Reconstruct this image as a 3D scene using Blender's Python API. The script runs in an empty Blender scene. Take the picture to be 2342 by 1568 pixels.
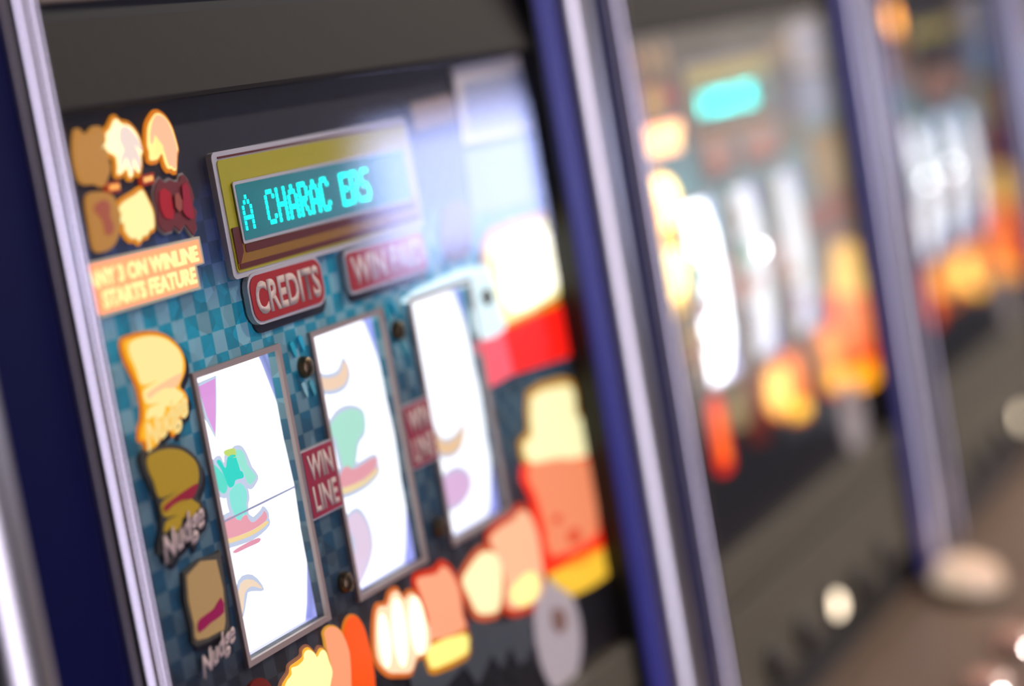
import bpy, bmesh, math, random
from mathutils import Matrix, Vector

# ------------------------------------------------------------------ camera
SC = bpy.context.scene
COL = SC.collection
cam_d = bpy.data.cameras.new('camera')
cam = bpy.data.objects.new('camera', cam_d)
COL.objects.link(cam)
SC.camera = cam
cam_d.sensor_fit = 'HORIZONTAL'
cam_d.sensor_width = 23.6
cam_d.lens = 50.0                       # 50 mm on an APS-C body, held with a tilt
cam_d.clip_start = 0.05
right = Vector((0.414492, -0.893796, -0.171246))
down = Vector((-0.177023, 0.105391, -0.978548))
fwd = Vector((0.892670, 0.435915, -0.114539))
M = Matrix.Identity(4)
for i in range(3):
    M[i][0], M[i][1], M[i][2] = right[i], -down[i], -fwd[i]
M[0][3], M[1][3], M[2][3] = -0.949686, -0.524635, 1.453815
cam.matrix_world = M
cam_d.dof.use_dof = True
cam_d.dof.focus_distance = 0.96
cam_d.dof.aperture_fstop = 1.6

SC.cycles.max_bounces = 5; SC.cycles.diffuse_bounces = 2; SC.cycles.glossy_bounces = 3
SC.cycles.use_light_tree = False; SC.cycles.transparent_max_bounces = 8; SC.cycles.caustics_reflective = False; SC.cycles.caustics_refractive = False

# ------------------------------------------------------------------ world, exposure, room lamps
w = bpy.data.worlds.new('hall'); SC.world = w; w.use_nodes = True
w.node_tree.nodes['Background'].inputs[0].default_value = (0.55, 0.5, 0.6, 1)
w.node_tree.nodes['Background'].inputs[1].default_value = 0.05
vs = SC.view_settings
vs.view_transform = 'Standard'; vs.look = 'None'; vs.exposure = 0.0; vs.gamma = 1.0
vs.use_curve_mapping = False
LAMP_POWER = 30.0
LAMPS = [(1.2, -1.1), (2.5, -1.1), (3.8, -1.1), (5.1, -1.1)]
for lx, ly in LAMPS:
    ld = bpy.data.lights.new('downlight_beam', 'AREA')
    ld.shape = 'DISK'; ld.size = 0.22; ld.energy = LAMP_POWER; ld.color = (1.0, 0.88, 0.76)
    lo = bpy.data.objects.new('downlight_beam', ld); COL.objects.link(lo)
    lo.location = (lx, ly, 2.555)

# outlines of the printed and lit shapes on the board, (x, z) in tenths of a millimetre
ART = {
 'hand_a': [(-2073,14707),(-2037,14685),(-1984,14672),(-1944,14639),(-1922,14595),(-1921,14540),(-1935,14529),(-1947,14488),(-1973,14455),(-1991,14456),(-2004,14477),(-2031,14444),(-2056,14447),(-2062,14481),(-2097,14464),(-2135,14466),(-2127,14507),(-2125,14540),(-2165,14558),(-2187,14577),(-2215,14580),(-2197,14609),(-2169,14619),(-2159,14651),(-2125,14668)],
 'hand_a_in': [(-2059,14654),(-2017,14661),(-1976,14632),(-1945,14593),(-1940,14552),(-1979,14579),(-1961,14523),(-1978,14474),(-1994,14514),(-2012,14520),(-2030,14467),(-2041,14502),(-2059,14533),(-2097,14495),(-2110,14484),(-2091,14536),(-2063,14567),(-2078,14606)],
 'hand_b': [(-1766,14705),(-1713,14681),(-1678,14637),(-1664,14588),(-1658,14531),(-1671,14511),(-1687,14477),(-1709,14434),(-1740,14446),(-1763,14447),(-1783,14475),(-1790,14523),(-1821,14498),(-1861,14492),(-1890,14505),(-1885,14541),(-1889,14566),(-1877,14608),(-1855,14653),(-1813,14687)],
 'hand_b_in': [(-1772,14688),(-1726,14667),(-1700,14630),(-1686,14581),(-1681,14529),(-1702,14488),(-1719,14451),(-1741,14466),(-1761,14472),(-1777,14538),(-1801,14558),(-1823,14603),(-1847,14575),(-1860,14572),(-1854,14610),(-1830,14650),(-1802,14678)],
 'hand_b_yel': [(-1830,14603),(-1808,14580),(-1785,14548),(-1813,14521),(-1845,14515),(-1859,14529),(-1837,14561)],
 'hand_c': [(-1984,14401),(-1962,14379),(-1944,14343),(-1928,14303),(-1930,14261),(-1945,14220),(-1982,14210),(-2006,14194),(-2039,14192),(-2071,14176),(-2087,14190),(-2122,14195),(-2147,14217),(-2161,14240),(-2158,14269),(-2186,14271),(-2165,14312),(-2173,14337),(-2141,14363),(-2090,14377),(-2036,14388)],
 'burst': [(-1901,14372),(-1876,14403),(-1839,14423),(-1809,14400),(-1768,14409),(-1734,14395),(-1703,14397),(-1688,14417),(-1663,14421),(-1634,14391),(-1620,14352),(-1616,14312),(-1636,14284),(-1614,14255),(-1638,14214),(-1639,14184),(-1671,14157),(-1697,14185),(-1719,14212),(-1766,14188),(-1802,14218),(-1824,14197),(-1871,14195),(-1905,14217),(-1916,14250),(-1899,14299),(-1910,14335)],
 'burst_red_l': [(-1867,14372),(-1830,14381),(-1792,14359),(-1790,14320),(-1790,14277),(-1808,14245),(-1845,14250),(-1871,14262),(-1885,14298),(-1883,14336)],
 'burst_red_r': [(-1702,14375),(-1667,14388),(-1653,14361),(-1655,14308),(-1653,14269),(-1658,14230),(-1682,14229),(-1715,14246),(-1730,14270),(-1712,14324)],
 'burst_mid': [(-1774,14344),(-1742,14349),(-1727,14313),(-1739,14279),(-1762,14269),(-1784,14294)],
 'hand_d': [(-2348,14680),(-2293,14651),(-2229,14679),(-2180,14669),(-2180,14628),(-2175,14537),(-2177,14495),(-2240,14436),(-2284,14450),(-2380,14469),(-2392,14575)],
 'hand_e': [(-2359,14409),(-2261,14416),(-2192,14390),(-2179,14346),(-2181,14264),(-2258,14191),(-2370,14188),(-2378,14290)],
 'hand_e_in': [(-2323,14372),(-2265,14382),(-2231,14357),(-2246,14313),(-2232,14270),(-2256,14241),(-2296,14246),(-2299,14300),(-2339,14346)],
 'ind_a': [(-2223,14447),(-2131,14447),(-2136,14400),(-2227,14402)],
 'ind_a_in': [(-2208,14437),(-2142,14436),(-2142,14413),(-2209,14414)],
 'ind_b': [(-1975,14450),(-1877,14454),(-1886,14407),(-1979,14404)],
 'ind_b_in': [(-1960,14440),(-1896,14442),(-1898,14421),(-1961,14419)],
 'any_sign': [(-2460,14151),(-1632,14148),(-1632,14030),(-1695,14027),(-1695,13928),(-2455,13925)],
 'any_in': [(-2458,14139),(-1654,14136),(-1653,14038),(-1718,14038),(-1718,13941),(-2443,13941)],
 'nudge': [(-2317,13811),(-2237,13821),(-2125,13814),(-2035,13789),(-1972,13753),(-1925,13704),(-1910,13655),(-1926,13607),(-1981,13557),(-1954,13526),(-1944,13488),(-1967,13460),(-1985,13435),(-2040,13422),(-2074,13379),(-2097,13368),(-2111,13398),(-2152,13387),(-2201,13371),(-2247,13344),(-2282,13349),(-2296,13386),(-2327,13403),(-2311,13448),(-2284,13477),(-2267,13526),(-2267,13579),(-2269,13611),(-2297,13686),(-2319,13746)],
 'nudge_in': [(-2283,13791),(-2225,13803),(-2130,13797),(-2046,13773),(-1994,13742),(-1954,13703),(-1943,13661),(-1958,13617),(-2008,13573),(-2031,13560),(-1982,13517),(-2034,13496),(-2075,13486),(-2117,13500),(-2142,13472),(-2183,13459),(-2220,13478),(-2264,13473),(-2238,13513),(-2151,13520),(-2243,13535),(-2245,13592),(-2132,13612),(-2249,13616),(-2270,13688),(-2291,13748)],
 'nudge_pink': [(-2229,13578),(-2125,13596),(-2034,13607),(-1970,13609),(-1999,13578),(-2037,13561),(-2108,13572),(-2172,13567),(-2231,13554)],
 'nudge_txt': [(-2306,13447),(-2266,13468),(-2223,13468),(-2192,13451),(-2144,13465),(-2116,13495),(-2084,13478),(-2035,13492),(-1996,13506),(-1976,13480),(-1981,13445),(-2038,13428),(-2080,13380),(-2094,13376),(-2103,13403),(-2151,13392),(-2200,13375),(-2245,13349),(-2280,13354),(-2290,13388),(-2319,13408)],
 'card': [(-2219,12814),(-1953,12824),(-1930,12800),(-1965,12511),(-2027,12492),(-2228,12500),(-2241,12576)],
 'card_in': [(-2206,12795),(-1974,12802),(-1993,12539),(-2055,12510),(-2220,12523),(-2221,12589)],
 'card_pink': [(-2193,12592),(-2138,12605),(-2061,12613),(-1996,12642),(-1997,12578),(-2105,12565),(-2197,12551)],
 'card_txt': [(-2241,12463),(-2181,12491),(-2095,12493),(-1983,12520),(-1952,12488),(-1964,12433),(-2036,12417),(-2062,12391),(-2137,12392),(-2207,12367),(-2243,12407)],
 'cream': [(-1688,12075),(-1658,12142),(-1617,12165),(-1579,12180),(-1560,12205),(-1502,12210),(-1451,12215),(-1436,12238),(-1390,12243),(-1351,12211),(-1332,12189),(-1288,12207),(-1246,12178),(-1234,12135),(-1224,12068),(-1260,12010),(-1307,11911),(-1588,11972)],
 'cream_in': [(-1665,12067),(-1626,12140),(-1566,12162),(-1556,12190),(-1505,12184),(-1449,12193),(-1437,12217),(-1397,12224),(-1354,12195),(-1336,12168),(-1288,12188),(-1257,12168),(-1248,12126),(-1235,12068),(-1275,12015),(-1321,11930),(-1583,11988)],
 'fing_a': [(-1229,12254),(-1192,12268),(-1143,12260),(-1095,12228),(-1068,12184),(-1052,12131),(-1051,12077),(-1086,11952),(-1162,11789),(-1305,11821),(-1260,12010),(-1225,12076),(-1232,12170),(-1230,12223)],
 'fing_b': [(-1044,12230),(-1002,12255),(-958,12257),(-913,12230),(-880,12180),(-866,12121),(-858,12041),(-859,11961),(-874,11882),(-929,11745),(-1137,11798),(-1086,11952),(-1054,12078),(-1071,12177)],
 'red_arc': [(-1929,12169),(-1901,12218),(-1835,12232),(-1779,12214),(-1739,12172),(-1727,12101),(-1714,11896),(-1742,11766),(-1925,11774),(-1940,11937)],
 'fist_a': [(-782,12155),(-718,12232),(-630,12217),(-581,12254),(-508,12256),(-459,12196),(-381,12208),(-316,12154),(-273,12024),(-257,11936),(-315,11866),(-437,11873),(-517,11825),(-639,11854),(-741,11895),(-823,11999)],
 'fist_a_in': [(-720,12136),(-676,12191),(-598,12179),(-535,12218),(-475,12154),(-386,12163),(-337,12067),(-325,11957),(-361,11910),(-457,11917),(-535,11872),(-625,11890),(-702,11937),(-748,12031)],
 'thumb_a': [(-306,12257),(-95,12233),(-11,12248),(70,12187),(124,12074),(112,11944),(92,11853),(-274,11906),(-273,12024),(-304,12151)],
 'bar_a': [(-314,11913),(99,11857),(110,11762),(52,11726),(-282,11757),(-343,11808)],
 'fist_b': [(149,12104),(248,12161),(429,12200),(581,12154),(633,12054),(607,11948),(539,11854),(461,11825),(270,11875),(197,11980)],
 'thumb_b': [(540,12243),(716,12272),(864,12272),(964,12295),(1066,12247),(1130,12126),(1130,11969),(1094,11808),(1012,11747),(798,11750),(636,11790),(587,11865),(621,11982),(552,12152)],
 'thumb_b_in': [(684,11837),(681,11901),(843,11932),(962,11924),(1012,11858),(968,11792),(810,11780)],
 'fig_top': [(1328,12852),(1701,12846),(1893,12808),(1932,12702),(1911,12613),(2098,12578),(2185,12468),(2153,12364),(1988,12325),(1663,12366),(1185,12458),(1124,12622),(1257,12644)],
 'fig_body': [(1094,12499),(1961,12345),(2090,12155),(2100,11914),(2058,11771),(1182,11852),(1157,12093),(1123,12310)],
 'fig_body_in': [(1150,12486),(1937,12330),(1967,12157),(1922,11974),(1831,11887),(1250,11936),(1224,12101),(1180,12296)],
 'fig_base': [(1182,11852),(1935,11801),(2023,11724),(1944,11628),(1455,11651),(1341,11708)],
 'fig_hole_a': [(1511,12013),(1637,11993),(1646,11937),(1540,11924),(1475,11968)],
 'fig_hole_b': [(1324,12148),(1414,12132),(1413,12092),(1335,12099)],
 'oval': [(1199,11818),(1358,11733),(1435,11603),(1452,11449),(1395,11318),(1266,11211),(1121,11179),(985,11238),(891,11386),(867,11550),(897,11696),(1001,11796)],
 'oval_mark': [(1135,11665),(1273,11611),(1271,11531),(1165,11510),(1100,11583)],
 'box': [(1088,13722),(1256,13789),(1881,13796),(2123,13765),(2072,13493),(2086,13360),(1893,13287),(1163,13253),(1105,13391),(1063,13592)],
 'box_in': [(1226,13617),(1401,13690),(1891,13700),(1992,13608),(1969,13404),(1738,13338),(1280,13325),(1196,13474)],
 'red_block': [(1132,13247),(1994,13265),(2002,12950),(1162,12997)],
 'red_strip': [(794,13239),(1132,13247),(1162,12997),(872,12984)],
 'label_a': [(1070,14700),(2145,14723),(2152,14289),(1046,14288)],
 'label_a_in': [(1166,14617),(1972,14637),(1969,14331),(1138,14327)],
 'label_b': [(518,14554),(1006,14567),(1014,14426),(521,14407)],
 'label_c': [(1038,14241),(2032,14244),(1989,13888),(1003,13909)],
 'face_print': [(679,13978),(833,14011),(961,13967),(983,13845),(907,13723),(734,13694),(621,13740),(606,13859)],
 'lobster': [(-543,11851),(-446,11913),(-282,11885),(-52,11945),(167,11891),(410,11805),(621,11754),(870,11705),(830,11536),(632,11496),(565,11619),(416,11540),(347,11650),(138,11547),(32,11689),(-252,11638),(-483,11692)],
 'lobe_0': [(-671,12042),(-689,11980),(-715,11939),(-743,11930),(-765,11955),(-775,12007),(-772,12073),(-755,12134),(-729,12175),(-701,12185),(-678,12160),(-668,12108)],
 'lobe_1': [(-512,12033),(-535,11953),(-568,11900),(-604,11888),(-632,11921),(-646,11988),(-641,12072),(-619,12151),(-586,12204),(-550,12217),(-521,12185),(-507,12118)],
 'lobe_2': [(-324,12010),(-346,11942),(-382,11898),(-423,11891),(-457,11922),(-476,11982),(-474,12056),(-453,12123),(-417,12167),(-376,12175),(-342,12145),(-322,12085)],
 's_v': [(-1793,13185),(-1763,13170),(-1725,13124),(-1714,13091),(-1713,13060),(-1743,13038),(-1776,13057),(-1793,13095),(-1795,13148)],
 's_w': [(-1741,13180),(-1714,13181),(-1691,13138),(-1649,13181),(-1593,13176),(-1604,13148),(-1595,13108),(-1574,13095),(-1578,13069),(-1639,13073),(-1661,13055),(-1696,13053),(-1710,13082),(-1721,13134)],
 's_y': [(-1661,13211),(-1588,13205),(-1587,13178),(-1602,13165),(-1659,13189)],
 's_r': [(-1581,13192),(-1542,13187),(-1523,13156),(-1523,13113),(-1479,13053),(-1500,13039),(-1533,13028),(-1554,13044),(-1567,13093),(-1586,13128),(-1589,13163)],
 's_stem': [(-1703,13035),(-1654,13054),(-1608,13050),(-1580,13016),(-1584,12979),(-1602,12957),(-1612,12911),(-1644,12919),(-1657,12900),(-1677,12901),(-1698,12921),(-1715,12971),(-1712,13015)],
 's_boot': [(-1789,12915),(-1770,12932),(-1716,12930),(-1701,12915),(-1678,12899),(-1648,12907),(-1612,12909),(-1600,12881),(-1563,12864),(-1487,12879),(-1469,12890),(-1453,12870),(-1468,12847),(-1557,12836),(-1662,12837),(-1802,12851)],
 's_sole': [(-1803,12848),(-1662,12835),(-1557,12834),(-1462,12842),(-1458,12829),(-1562,12814),(-1688,12817),(-1801,12829)],
 's_bar': [(-1752,12783),(-1695,12789),(-1548,12788),(-1543,12769),(-1644,12770),(-1741,12771)],
 's_cone': [(-1684,13511),(-1542,13521),(-1690,13299),(-1702,13382)],
 's_ring': [(-768,13407),(-693,13348),(-548,13341),(-468,13392),(-464,13335),(-542,13284),(-691,13286),(-793,13336)],
 's_lilac': [(-759,12653),(-655,12680),(-564,12592),(-523,12470),(-575,12374),(-657,12319),(-733,12418),(-670,12510)],
 's_arc': [(-1764,12510),(-1726,12628),(-1629,12620),(-1549,12557),(-1632,12591),(-1695,12579),(-1718,12496)],
 's_ring3': [(206,12924),(296,12812),(448,12801),(567,12846),(498,12743),(329,12735),(204,12809)],
 's_oval3': [(259,12611),(417,12633),(560,12575),(596,12506),(517,12453),(360,12445),(280,12513)],
 's_stem2': [(-784,13107),(-680,13160),(-548,13164),(-448,13121),(-478,13040),(-561,13003),(-646,12893),(-739,12937),(-723,13029)],
 's_boot2': [(-779,12882),(-703,12917),(-627,12885),(-423,12896),(-426,12846),(-559,12819),(-774,12828)],
 's_sole2': [(-775,12824),(-560,12815),(-418,12840),(-416,12817),(-558,12790),(-766,12794)],
 'pale': [(116,13599),(502,13635),(1060,13626),(1132,13386),(1163,13253),(824,13246),(819,13438),(837,13550),(150,13564)],
}


# ------------------------------------------------------------------ helpers
def lin(h):
    h = h.lstrip('#')
    o = []
    for i in (0, 2, 4):
        c = int(h[i:i+2], 16) / 255
        o.append(c/12.92 if c <= 0.04045 else ((c+0.055)/1.055)**2.4)
    return tuple(o)

MATS = {}
def mat(name, col, rough=0.5, metal=0.0, emit=None, power=0.0, coat=0.0, noise=None, spec=0.5):
    if name in MATS: return MATS[name]
    m = bpy.data.materials.new(name); m.use_nodes = True
    nt = m.node_tree; b = nt.nodes['Principled BSDF']
    c = lin(col) if isinstance(col, str) else col
    b.inputs['Base Color'].default_value = (*c, 1)
    b.inputs['Roughness'].default_value = rough
    b.inputs['Metallic'].default_value = metal
    b.inputs['Specular IOR Level'].default_value = spec
    b.inputs['Coat Weight'].default_value = coat
    b.inputs['Coat Roughness'].default_value = 0.08
    if emit is not None:
        e = lin(emit) if isinstance(emit, str) else emit
        b.inputs['Emission Color'].default_value = (*e, 1)
        b.inputs['Emission Strength'].default_value = power
        # small lamps are found by bounce rays; only the large panels are sampled as lights
        if name not in ('cool_panel_glow', 'warm_panel_glow', 'lit_#b8c4ff_10.0'): m.cycles.emission_sampling = 'NONE'
    if noise:
        sc, amt = noise
        tc = nt.nodes.new('ShaderNodeTexCoord'); n = nt.nodes.new('ShaderNodeTexNoise')
        n.inputs['Scale'].default_value = sc; n.inputs['Detail'].default_value = 4
        mx = nt.nodes.new('ShaderNodeMix'); mx.data_type = 'RGBA'
        mx.inputs[6].default_value = (*[v*(1-amt) for v in c], 1)
        mx.inputs[7].default_value = (*[min(1, v*(1+amt)) for v in c], 1)
        nt.links.new(tc.outputs['Object'], n.inputs['Vector'])
        nt.links.new(n.outputs['Fac'], mx.inputs[0])
        nt.links.new(mx.outputs[2], b.inputs['Base Color'])
    MATS[name] = m
    return m

def lamp(col, power, base=None):
    """back-lit translucent print: glows in its own colour"""
    m = mat('lit_%s_%s' % (col if isinstance(col, str) else '%.2f_%.2f_%.2f' % col, power), base or '#241a10', 0.4, emit=col, power=power)
    return m

def printed(col, rough=0.45):
    return mat('print_' + col, col, rough)

def glass_mat():
    m = bpy.data.materials.new('clear_glass'); m.use_nodes = True
    nt = m.node_tree; nt.nodes.clear(); N = nt.nodes.new; L = nt.links.new
    out = N('ShaderNodeOutputMaterial'); mix = N('ShaderNodeMixShader')
    tr = N('ShaderNodeBsdfTransparent'); gl = N('ShaderNodeBsdfGlossy')
    gl.inputs['Roughness'].default_value = 0.05
    geo = N('ShaderNodeNewGeometry'); dot = N('ShaderNodeVectorMath'); dot.operation = 'DOT_PRODUCT'
    ab = N('ShaderNodeMath'); ab.operation = 'ABSOLUTE'
    su = N('ShaderNodeMath'); su.operation = 'SUBTRACT'; su.inputs[0].default_value = 1; su.use_clamp = True
    po = N('ShaderNodeMath'); po.operation = 'POWER'; po.inputs[1].default_value = 5
    ma = N('ShaderNodeMath'); ma.operation = 'MULTIPLY_ADD'; ma.inputs[1].default_value = 0.96; ma.inputs[2].default_value = 0.04
    L(geo.outputs['Normal'], dot.inputs[0]); L(geo.outputs['Incoming'], dot.inputs[1])
    L(dot.outputs['Value'], ab.inputs[0]); L(ab.outputs[0], su.inputs[1]); L(su.outputs[0], po.inputs[0])
    L(po.outputs[0], ma.inputs[0]); L(ma.outputs[0], mix.inputs[0])
    L(tr.outputs[0], mix.inputs[1]); L(gl.outputs[0], mix.inputs[2]); L(mix.outputs[0], out.inputs[0])
    return m
GLASS = glass_mat()

def board_mat():
    """screen-printed checks: navy at the head, teal in the middle, charcoal at the foot"""
    m = bpy.data.materials.new('checked_print'); m.use_nodes = True
    nt = m.node_tree; N = nt.nodes.new; L = nt.links.new; b = nt.nodes['Principled BSDF']
    b.inputs['Roughness'].default_value = 0.5
    tc = N('ShaderNodeTexCoord'); sep = N('ShaderNodeSeparateXYZ'); L(tc.outputs['Object'], sep.inputs[0])
    mp = N('ShaderNodeMapping'); mp.inputs['Location'].default_value = (0.0013, 0.003, 0.0021)
    L(tc.outputs['Object'], mp.inputs['Vector'])
    ch = N('ShaderNodeTexChecker'); ch.inputs['Scale'].default_value = 104; L(mp.outputs[0], ch.inputs['Vector'])
    vr = N('ShaderNodeTexVoronoi'); vr.inputs['Scale'].default_value = 95; L(mp.outputs[0], vr.inputs['Vector'])
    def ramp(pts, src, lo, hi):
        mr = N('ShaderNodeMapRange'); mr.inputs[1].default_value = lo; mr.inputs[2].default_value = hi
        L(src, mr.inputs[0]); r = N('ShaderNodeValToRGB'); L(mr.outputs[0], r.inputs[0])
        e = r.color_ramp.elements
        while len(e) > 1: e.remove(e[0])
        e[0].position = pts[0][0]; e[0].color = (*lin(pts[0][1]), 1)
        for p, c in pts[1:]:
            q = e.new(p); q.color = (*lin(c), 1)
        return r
    z = sep.outputs['Z']  # bright cyan stops paint in the glow of lamps behind the print
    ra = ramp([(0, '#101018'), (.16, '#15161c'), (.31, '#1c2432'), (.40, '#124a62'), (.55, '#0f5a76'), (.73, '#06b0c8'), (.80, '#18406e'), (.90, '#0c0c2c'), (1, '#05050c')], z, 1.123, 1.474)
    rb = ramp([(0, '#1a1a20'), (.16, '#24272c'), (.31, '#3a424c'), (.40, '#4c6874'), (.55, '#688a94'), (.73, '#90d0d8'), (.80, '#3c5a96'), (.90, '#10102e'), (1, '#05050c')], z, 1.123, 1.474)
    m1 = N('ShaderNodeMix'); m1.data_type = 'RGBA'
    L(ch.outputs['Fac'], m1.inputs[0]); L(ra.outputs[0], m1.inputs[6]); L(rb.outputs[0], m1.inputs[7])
    # wear and blotches of the print
    hs = N('ShaderNodeHueSaturation'); bl = N('ShaderNodeMapRange')
    bl.inputs[3].default_value = 0.72; bl.inputs[4].default_value = 1.25
    sp = N('ShaderNodeSeparateColor'); L(vr.outputs['Color'], sp.inputs[0]); L(sp.outputs[0], bl.inputs[0])
    L(bl.outputs[0], hs.inputs['Value']); L(m1.outputs[2], hs.inputs['Color'])
    L(hs.outputs[0], b.inputs['Base Color'])
    return m
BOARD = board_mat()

def brushed(name, col, rough):
    m = mat(name, col, rough, 1.0)
    nt = m.node_tree; b = nt.nodes['Principled BSDF']
    tc = nt.nodes.new('ShaderNodeTexCoord'); mp = nt.nodes.new('ShaderNodeMapping')
    mp.inputs['Scale'].default_value = (900, 900, 6)
    n = nt.nodes.new('ShaderNodeTexNoise'); n.inputs['Scale'].default_value = 1.0
    bp = nt.nodes.new('ShaderNodeBump'); bp.inputs['Strength'].default_value = 0.05; bp.inputs['Distance'].default_value = 0.0004
    nt.links.new(tc.outputs['Object'], mp.inputs[0]); nt.links.new(mp.outputs[0], n.inputs['Vector'])
    nt.links.new(n.outputs['Fac'], bp.inputs['Height']); nt.links.new(bp.outputs[0], b.inputs['Normal'])
    return m

# --- meshes (shared through a cache)
CACHE = {}
def from_bm(key, bm, smooth=False):
    me = bpy.data.meshes.new(key)
    bmesh.ops.recalc_face_normals(bm, faces=bm.faces[:])
    bm.to_mesh(me); bm.free()
    if smooth:
        for p in me.polygons: p.use_smooth = True
        me.set_sharp_from_angle(angle=math.radians(32))
    me.materials.append(None)
    CACHE[key] = me
    return me

def add_box(bm, x0, x1, y0, y1, z0, z1, bev=0.0):
    r = bmesh.ops.create_cube(bm, size=1.0)
    vs_ = r['verts']
    for v in vs_:
        v.co = ((x0+x1)/2 + v.co.x*(x1-x0), (y0+y1)/2 + v.co.y*(y1-y0), (z0+z1)/2 + v.co.z*(z1-z0))
    if bev:
        es = list({e for v in vs_ for e in v.link_edges})
        bmesh.ops.bevel(bm, geom=es, offset=bev, segments=2, affect='EDGES', profile=0.5)

def box(key, *a, bev=0.0):
    if key in CACHE: return CACHE[key]
    bm = bmesh.new(); add_box(bm, *a, bev=bev)
    return from_bm(key, bm)

def boxes(key, lst, bev=0.0):
    if key in CACHE: return CACHE[key]
    bm = bmesh.new()
    for a in lst: add_box(bm, *a, bev=bev)
    return from_bm(key, bm)

def smooth_poly(pts, n=4):
    """Catmull-Rom through a closed outline"""
    out = []; k = len(pts)
    for i in range(k):
        p0, p1, p2, p3 = pts[i-1], pts[i], pts[(i+1) % k], pts[(i+2) % k]
        for j in range(n):
            t = j/n
            out.append(tuple(0.5*(2*p1[a] + (p2[a]-p0[a])*t + (2*p0[a]-5*p1[a]+4*p2[a]-p3[a])*t*t
                                  + (3*p1[a]-p0[a]-3*p2[a]+p3[a])*t**3) for a in (0, 1)))
    return out

def plate(key, pts, y_back, y_front, n=4):
    """a flat shape in the glass plane with a real thickness"""
    if key in CACHE: return CACHE[key]
    if n: pts = smooth_poly(pts, n)
    bm = bmesh.new()
    f = bm.faces.new([bm.verts.new((x, y_back, z)) for x, z in pts])
    r = bmesh.ops.extrude_face_region(bm, geom=[f])
    for v in r['geom']:
        if isinstance(v, bmesh.types.BMVert): v.co.y = y_front
    return from_bm(key, bm)

def art(key, dx=0.0, dz=0.0):
    return [(x/1e4 + dx, z/1e4 + dz) for x, z in ART[key]]

def offset_poly(pts, d):
    """outline grown (d > 0) or shrunk (d < 0) along its normals"""
    k = len(pts)
    area = sum(pts[i][0]*pts[(i+1) % k][1] - pts[(i+1) % k][0]*pts[i][1] for i in range(k))
    s = 1 if area > 0 else -1; out = []
    for i in range(k):
        a, b, c = pts[i-1], pts[i], pts[(i+1) % k]
        n1 = Vector((b[1]-a[1], a[0]-b[0])); n2 = Vector((c[1]-b[1], b[0]-c[0]))
        n = (n1.normalized() + n2.normalized())
        if n.length < 1e-6: n = n1
        n.normalize(); out.append((b[0] + s*d*n.x, b[1] + s*d*n.y))
    return out

def rrect(x0, x1, z0, z1, r, n=5):
    pts = []
    for cx, cz, a0 in ((x1-r, z1-r, 0), (x0+r, z1-r, 90), (x0+r, z0+r, 180), (x1-r, z0+r, 270)):
        for i in range(n+1):
            a = math.radians(a0 + 90*i/n); pts.append((cx + r*math.cos(a), cz + r*math.sin(a)))
    return pts

def profile(key, pts, z0, z1, closed=True, smooth=True):
    """outline in plan (x, y) run up along z"""
    if key in CACHE: return CACHE[key]
    bm = bmesh.new()
    lo = [bm.verts.new((x, y, z0)) for x, y in pts]; hi = [bm.verts.new((x, y, z1)) for x, y in pts]
    k = len(pts)
    for i in range(k):
        bm.faces.new((lo[i], lo[(i+1) % k], hi[(i+1) % k], hi[i]))
    bm.faces.new(lo); bm.faces.new(hi)
    return from_bm(key, bm, smooth)

def run_x(key, pts, x0, x1, smooth=False):
    """outline in section (y, z) run along x"""
    if key in CACHE: return CACHE[key]
    bm = bmesh.new()
    lo = [bm.verts.new((x0, y, z)) for y, z in pts]; hi = [bm.verts.new((x1, y, z)) for y, z in pts]
    k = len(pts)
    for i in range(k):
        bm.faces.new((lo[i], lo[(i+1) % k], hi[(i+1) % k], hi[i]))
    bm.faces.new(lo); bm.faces.new(hi)
    return from_bm(key, bm, smooth)

def lathe(key, prof, centre, axis, n=24):
    """(r, h) profile turned about an axis"""
    if key in CACHE: return CACHE[key]
    ax = Vector(axis).normalized()
    q = Vector((0, 0, 1)).rotation_difference(ax)
    bm = bmesh.new(); rings = []
    for r, h in prof:
        ring = []
        for i in range(n):
            a = 2*math.pi*i/n
            ring.append(bm.verts.new(Vector(centre) + q @ Vector((max(r, 1e-5)*math.cos(a), max(r, 1e-5)*math.sin(a), h))))
        rings.append(ring)
    for a, b in zip(rings, rings[1:]):
        for i in range(n):
            bm.faces.new((a[i], a[(i+1) % n], b[(i+1) % n], b[i]))
    bm.faces.new(rings[0]); bm.faces.new(rings[-1])
    return from_bm(key, bm, True)

def lettering(key, text, x0, x1, zb, zt, y_back, y_front, bold=0.0, shear=0.0, arc=0.0):
    """raised lettering fitted to x0..x1, zb..zt"""
    if key in CACHE: return CACHE[key]
    cu = bpy.data.curves.new(key, 'FONT'); cu.body = text; cu.size = 1; cu.offset = bold; cu.shear = shear
    cu.resolution_u = 4; cu.fill_mode = 'FRONT'
    ob = bpy.data.objects.new(key, cu); COL.objects.link(ob)
    dg = bpy.context.evaluated_depsgraph_get()
    me = bpy.data.meshes.new_from_object(ob.evaluated_get(dg))
    bpy.data.objects.remove(ob)
    bm = bmesh.new(); bm.from_mesh(me); bpy.data.meshes.remove(me)
    bmesh.ops.remove_doubles(bm, verts=bm.verts[:], dist=1e-5)
    xs = [v.co.x for v in bm.verts]; ys = [v.co.y for v in bm.verts]
    a, b, c, d = min(xs), max(xs), min(ys), max(ys)
    for v in bm.verts:
        u = (v.co.x-a)/(b-a); t = (v.co.y-c)/(d-c)
        v.co = (x0 + u*(x1-x0), y_back, zb + t*(zt-zb) + arc*(u-0.5))
    r = bmesh.ops.extrude_face_region(bm, geom=bm.faces[:])
    for v in r['geom']:
        if isinstance(v, bmesh.types.BMVert): v.co.y = y_front
    return from_bm(key, bm)

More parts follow.
